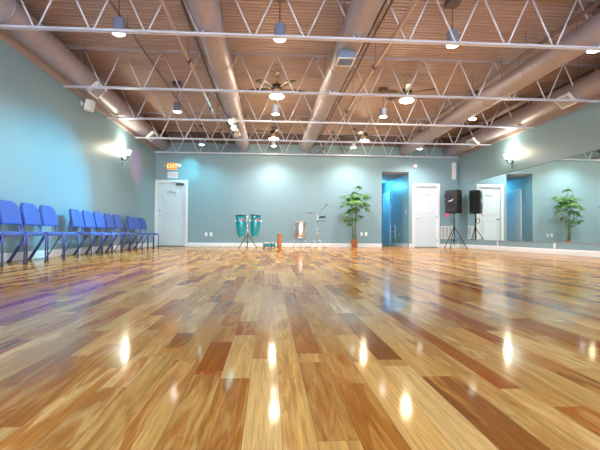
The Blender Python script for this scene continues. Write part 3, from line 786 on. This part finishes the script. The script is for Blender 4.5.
def conga(x, tilt, label):
    t = thing('conga_drum', label, 'drum', (x, CG[1], 0.31)); t.rotation_euler = (0, tilt, 0)
    prof = [(0.088, 0), (0.095, 0.02), (0.125, 0.15), (0.148, 0.32), (0.156, 0.44), (0.152, 0.56), (0.143, 0.66)]
    b = MB().lathe(prof, n=32); b.build('shell', M['teal'], t)
    for z, r in ((0.015, 0.096), (0.50, 0.159)):
        MB().lathe([(r - 0.004, z - 0.008), (r + 0.003, z - 0.006), (r + 0.003, z + 0.008), (r - 0.004, z + 0.010)], n=32, cap=False).build('hoop', M['chrome'], t)
    MB().lathe([(0.149, 0.625), (0.155, 0.63), (0.155, 0.675), (0.149, 0.68)], n=32).build('rim', M['tealdark'], t)
    MB().lathe([(0.150, 0.681), (0.146, 0.692), (0.05, 0.696)], n=32).build('drum_head', M['skin'], t)
    for k in range(6):
        a = 2 * PI * k / 6 + 0.3; c, s = math.cos(a), math.sin(a)
        MB().tube([(0.165 * c, 0.165 * s, 0.49), (0.163 * c, 0.163 * s, 0.665)], 0.005, n=6).box((0.162 * c, 0.162 * s, 0.50), (0.02, 0.02, 0.05), rot=RZ(a)).build('tension_lug', M['chrome'], t)
    MB().mm((0.03, -0.168, 0.50), (0.09, -0.150, 0.55), bev=0.002).build('badge', M['pinktag'], t)
conga(-0.80, -0.05, 'tall teal conga drum, left of the two on one stand')
conga(-0.42, 0.05, 'tall teal conga drum, right of the two on one stand')
# ------------------------------------------------------------ BONGOS
t = thing('bongo_drums', 'pair of small teal bongo drums on the floor beside the wooden tube', 'drum', (0.02, 14.05, 0))
for s, r in ((-1, 0.095), (1, 0.085)):
    x = s * 0.105
    MB().lathe([(r * 0.92, 0.001), (r, 0.06), (r * 1.02, 0.14)], (x, 0, 0), n=24).build('shell', M['teal'], t)
    MB().lathe([(r * 1.05, 0.125), (r * 1.12, 0.13), (r * 1.12, 0.158), (r * 1.05, 0.160)], (x, 0, 0), n=24).build('rim', M['chrome'], t)
    MB().lathe([(r * 1.03, 0.161), (r * 0.98, 0.168), (r * 0.3, 0.169)], (x, 0, 0), n=24).build('drum_head', M['skin'], t)
    MB().lathe([(r * 0.99, 0.001), (r * 1.03, 0.004), (r * 1.03, 0.022), (r * 0.99, 0.024)], (x, 0, 0), n=24, cap=False).build('hoop', M['chrome'], t)
    for k in range(5):
        a = 2 * PI * k / 5 - PI / 2; c, q = math.cos(a), math.sin(a)
        MB().tube([(x + r * 1.1 * c, r * 1.1 * q, 0.012), (x + r * 1.1 * c, r * 1.1 * q, 0.15)], 0.005, n=6).build('tension_rod', M['chrome'], t)
MB().mm((-0.02, -0.03, 0.05), (0.03, 0.03, 0.11), bev=0.004).build('centre_block', M['tealdark'], t)
# ------------------------------------------------------------ WOODEN TUBE
t = thing('tube_drum', 'upright orange-brown wooden tube standing beside the bongos', 'percussion tube', (0.325, 13.9, 0))
MB().lathe([(0.066, 0.001), (0.068, 0.01), (0.068, 0.42), (0.064, 0.425), (0.054, 0.425), (0.054, 0.38)], n=28).build('body', M['orange_wood'], t)
MB().lathe([(0.053, 0.395), (0.02, 0.40)], n=20).build('inner_head', M['skin'], t)
for z in (0.05, 0.37):
    MB().lathe([(0.068, z - 0.008), (0.0705, z - 0.006), (0.0705, z + 0.006), (0.068, z + 0.008)], n=28, cap=False).build('band', M['bronze'], t)
# ------------------------------------------------------------ METAL DRUM ON LEGS
t = thing('surdo_drum', 'shiny metal drum standing on thin legs near the wall', 'drum', (0.985, 14.15, 0))
MB().lathe([(0.176, 0.30), (0.180, 0.31), (0.180, 0.80), (0.176, 0.81)], n=40).build('shell', M['steel'], t)
for z in (0.30, 0.79):
    MB().lathe([(0.181, z), (0.190, z + 0.003), (0.190, z + 0.028), (0.181, z + 0.031)], n=40, cap=False).build('hoop', M['chrome'], t)
MB().lathe([(0.182, 0.817), (0.178, 0.826), (0.06, 0.828)], n=32).build('drum_head', M['skin'], t)
for k in range(8):
    a = 2 * PI * k / 8 + 0.39; c, q = math.cos(a), math.sin(a)
    MB().tube([(0.193 * c, 0.193 * q, 0.31), (0.193 * c, 0.193 * q, 0.81)], 0.005, n=6).box((0.188 * c, 0.188 * q, 0.56), (0.016, 0.02, 0.05), rot=RZ(a)).build('tension_rod', M['chrome'], t)
for a in (-PI / 2, PI / 6, 5 * PI / 6):
    c, q = math.cos(a), math.sin(a)
    l = MB().tube([(0.196 * c, 0.196 * q, 0.50), (0.196 * c, 0.196 * q, 0.12), (0.24 * c, 0.24 * q, 0.012)], 0.008).build('leg', M['chrome'], t)
    MB().lathe([(0.014, 0), (0.014, 0.03)], (0.24 * c, 0.24 * q, 0.0005), n=10).build('rubber_foot', M['black'], l)
# ------------------------------------------------------------ CYMBAL STAND
t = thing('cymbal_stand', 'thin chrome percussion stand with cymbals and black block', 'stand', (1.55, 14.3, 0))
MB().tube([(0, 0, 0.08), (0, 0, 1.10)], 0.010).lathe([(0.02, 0.44), (0.02, 0.49)], n=12).lathe([(0.022, 0.84), (0.022, 0.89)], n=12).build('pole', M['chrome'], t)
for a in (-PI / 2 - 0.2, PI / 6 - 0.1, 5 * PI / 6 + 0.2):
    l = MB().tube([(0, 0, 0.32), (0.28 * math.cos(a), 0.28 * math.sin(a), 0.012)], 0.008).build('leg', M['chrome'], t)
    MB().lathe([(0.014, 0), (0.014, 0.03)], (0.28 * math.cos(a), 0.28 * math.sin(a), 0.0005), n=10).build('rubber_foot', M['black'], l)
MB().tube([(-0.28, 0, 1.08), (0.02, 0, 1.09), (0.30, 0, 1.36)], 0.008).build('boom_arm', M['chrome'], t)
cymp = [(0.012, 0.02), (0.03, 0.016), (0.045, 0.008), (0.10, 0.002), (0.145, -0.006)]
MB().lathe(cymp, (-0.27, 0, 1.105), n=32).build('cymbal', M['bronze'], t)
MB().lathe([(a * 0.62, b) for a, b in cymp], (0.29, 0, 1.375), rot=RY(-0.25), n=32).build('cymbal', M['bronze'], t)
MB().mm((0.06, -0.03, 0.94), (0.25, 0.03, 1.0), bev=0.006).tube([(0, 0, 0.96), (0.08, 0, 0.97)], 0.007).build('jam_block', M['black'], t)
MB().mm((-0.02, -0.03, 0.825), (0.02, 0.03, 0.87), bev=0.004).tube([(0, 0, 0.85), (0.27, 0, 0.84)], 0.008).mm((0.12, -0.04, 0.83), (0.28, 0.04, 0.84)).build('side_arm', M['darkprint'], t)

# ------------------------------------------------------------ PALM
t = thing('potted_palm', 'tall leafy green palm in brown wicker pot by back wall', 'plant', (2.80, 14.60, 0))
MB().lathe([(0.085, 0.001), (0.095, 0.03), (0.115, 0.22), (0.122, 0.26), (0.112, 0.26), (0.105, 0.225)], n=28).build('pot', M['pot'], t)
MB().lathe([(0.106, 0.215), (0.102, 0.232), (0.03, 0.24)], n=20).build('soil', M['soil'], t)
rnd = random.Random(5)
stems = [(-0.055, 0.02, 1.62, -0.05), (0.0, -0.03, 1.78, 0.06), (0.05, 0.02, 1.70, 0.02), (-0.03, -0.05, 1.15, -0.16), (0.04, -0.05, 1.28, 0.0)]
tops = []
for sx, sy, h, lean in stems:
    pts = [(sx, sy, 0.22), (sx + lean * 0.2, sy, 0.22 + (h - 0.22) * 0.4), (sx + lean * 0.6, sy, 0.22 + (h - 0.22) * 0.75), (sx + lean, sy, h)]
    MB().tube(pts, [0.013, 0.012, 0.010, 0.007], n=8).build('stem', M['stem'], t); tops.append((Vector((sx + lean, sy, h)), h))
def frond(base, az, el, ln, nl):
    """petiole with a fan of drooping leaflets"""
    b = MB(); d = Vector((math.cos(az) * math.cos(el), math.sin(az) * math.cos(el), math.sin(el)))
    mid = base + d * ln * 0.55 + Vector((0, 0, 0.02)); hub = base + d * ln - Vector((0, 0, 0.03))
    b.tube([base, mid, hub], [0.006, 0.004, 0.004], n=5)
    side = d.cross(Vector((0, 0, 1))).normalized(); up = side.cross(d)
    for k in range(nl):
        a = (k / (nl - 1) - 0.5) * 2 * 1.35
        dr = (d * math.cos(a) + side * math.sin(a)).normalized()
        L_ = ln * rnd.uniform(0.75, 1.0) * (1 - 0.25 * abs(a) / 1.35); wd = 0.019
        sd = dr.cross(up).normalized()
        pr = []
        for q in range(6):
            u = q / 5; wv = wd * (math.sin(PI * (0.12 + 0.88 * u)) ** 0.6 if u < 1 else 0.05)
            c = hub + dr * L_ * u - Vector((0, 0, 1)) * (0.85 * L_ * u * u) + up * 0.02 * u
            pr.append((c, wv))
        vs = [(b.bm.verts.new(c - sd * wv), b.bm.verts.new(c + Vector((0, 0, -0.004 - wv * 0.25))), b.bm.verts.new(c + sd * wv)) for c, wv in pr]
        for A, B in zip(vs, vs[1:]):
            b.bm.faces.new((A[0], A[1], B[1], B[0])); b.bm.faces.new((A[1], A[2], B[2], B[1]))
    b.build('frond', M['leaf'], t)
for (tp, h) in tops:
    high = h > 1.5
    n = 20 if high else 13
    for k in range(n):
        az = 2 * PI * k / n + rnd.uniform(-0.3, 0.3)
        el = rnd.uniform(-0.1, 1.25)
        base = tp - Vector((0, 0, rnd.uniform(0, 0.40 if high else 0.45)))
        sc_ = rnd.uniform(0.20, 0.30) if high else rnd.uniform(0.16, 0.24)
        if math.sin(az) > 0.1: sc_ *= 0.62
        frond(base, az, el, sc_, 9)
for az, el, ln, z in ((0.15, 0.35, 0.34, 1.66), (PI - 0.2, 0.35, 0.32, 1.62), (-0.3, 0.0, 0.32, 1.32), (PI + 0.3, -0.05, 0.28, 1.2)):
    frond(Vector((0.02, -0.03, z)), az, el, ln, 8)

# ------------------------------------------------------------ SPEAKER ON STAND
SP = (6.10, 14.48)
st = thing('speaker_stand', 'black tripod stand carrying the loudspeaker near the mirror', 'stand', (SP[0], SP[1], 0))
MB().tube([(0, 0, 0.10), (0, 0, 1.13)], 0.017).tube([(0, 0, 0.55), (0, 0, 0.98)], 0.021).build('pole', M['black'], st)
MB().lathe([(0.034, 0.62), (0.034, 0.70)], n=14).lathe([(0.03, 0.20), (0.03, 0.26)], n=14).build('collar', M['black'], st)
for a in (math.radians(-35), math.radians(-160), math.radians(85)):
    c, s = math.cos(a), math.sin(a)
    l = MB().tube([(0.02 * c, 0.02 * s, 0.66), (0.40 * c, 0.40 * s, 0.012)], 0.012).build('leg', M['black'], st)
    MB().tube([(0.02 * c, 0.02 * s, 0.23), (0.24 * c, 0.24 * s, 0.33)], 0.007).build('brace', M['black'], st)
    MB().lathe([(0.018, 0), (0.018, 0.035)], (0.40 * c, 0.40 * s, 0.0005), n=10).build('rubber_foot', M['black'], l)
sp = thing('loudspeaker', 'large black loudspeaker cabinet up on the tripod stand', 'speaker', (SP[0], SP[1], 1.14), -0.96)
# cabinet: trapezoid plan, wide front
cab = MB(); cab.poly([(-0.235, -0.17, 0), (0.235, -0.17, 0), (0.20, 0.15, 0), (-0.20, 0.15, 0)], (0, 0, 0.76))
bmesh.ops.bevel(cab.bm, geom=cab.bm.edges[:], offset=0.012, segments=2, affect='EDGES')
cab.build('cabinet', M['black'], sp)
MB().mm((-0.215, -0.1840, 0.03), (0.215, -0.1705, 0.73), bev=0.006).build('front_grille', M['grillem'], sp)
MB().lathe([(0.185, 0), (0.185, 0.010), (0.170, 0.014), (0.150, 0.004), (0.06, 0.002)], (0, -0.1845, 0.23), rot=RX(PI / 2), n=36).build('woofer', M['cone'], sp)
MB().mm((-0.13, -0.1920, 0.50), (0.13, -0.1845, 0.68), bev=0.003).lathe([(0.05, 0), (0.03, 0.012)], (0, -0.1920, 0.59), rot=RX(PI / 2), n=20).build('horn', M['cone'], sp)
MB().poly([(-0.09, -0.2000, 0.40), (0.02, -0.2000, 0.43), (0.11, -0.2000, 0.485), (0.05, -0.2000, 0.41), (-0.05, -0.2000, 0.375)], (0, 0.008, 0)).build('badge', M['silver'], sp)
MB().mm((0.2, -0.06, 0.30), (0.232, 0.06, 0.34), bev=0.004).build('carry_handle', M['grillem'], sp)
MB().lathe([(0.04, -0.02), (0.03, 0.0)], (0, 0, 0), n=16).build('pole_socket', M['black'], sp)
tg = MB().box((-0.12, -0.2020, -0.06), (0.10, 0.006, 0.11), rot=RZ(0.0)).tube([(-0.12, -0.1980, -0.01), (-0.12, -0.1860, 0.05)], 0.003, n=5)
tg = tg.build('hanging_tag', M['pinktag'], sp)
# coiled cable hanging on the stand
pts = []
for k in range(60):
    a = k / 59 * 4 * PI; pts.append((SP[0] - 0.06 + 0.055 * math.cos(a), SP[1] - 0.035 - 0.0008 * k, 0.90 + 0.09 * math.sin(a)))
tag(MB().tube(pts, 0.006, n=6).build('speaker_cable', M['black']), 'black cable coiled on the speaker stand pole', 'cable')

# ------------------------------------------------------------ WORLD (daylight through the shop windows)
wd = bpy.data.worlds.new('World'); scn.world = wd; wd.use_nodes = True
bg = wd.node_tree.nodes['Background']
bg.inputs[0].default_value = (0.80, 0.90, 1.0, 1); bg.inputs[1].default_value = 12.0

# ------------------------------------------------------------ CAMERA
cam = bpy.data.cameras.new('camera'); co = bpy.data.objects.new('camera', cam); COL.objects.link(co)
cam.sensor_fit = 'HORIZONTAL'; cam.sensor_width = 36; cam.lens = 450.26 / 600 * 36
cam.clip_start = 0.02; cam.clip_end = 200
yaw, pit, rol = 0.0689, 0.0211, 0.0064
fw = Vector((math.sin(yaw) * math.cos(pit), math.cos(yaw) * math.cos(pit), math.sin(pit)))
rt = Vector((math.cos(yaw), -math.sin(yaw), 0)); up = rt.cross(fw)
r2 = rt * math.cos(rol) + up * math.sin(rol); u2 = -rt * math.sin(rol) + up * math.cos(rol)
mw = Matrix((r2, u2, -fw)).transposed().to_4x4(); mw.translation = Vector((0, 0, 0.4107))
co.matrix_world = mw
scn.camera = co

scn.view_settings.view_transform = 'Standard'; scn.view_settings.look = 'None'
scn.view_settings.gamma = 1.0; scn.view_settings.exposure = 0.55; scn.view_settings.use_curve_mapping = False
scn.cycles.use_denoising = True
scn.cycles.max_bounces = 10; scn.cycles.diffuse_bounces = 6; scn.cycles.glossy_bounces = 6
scn.cycles.sample_clamp_indirect = 6.0
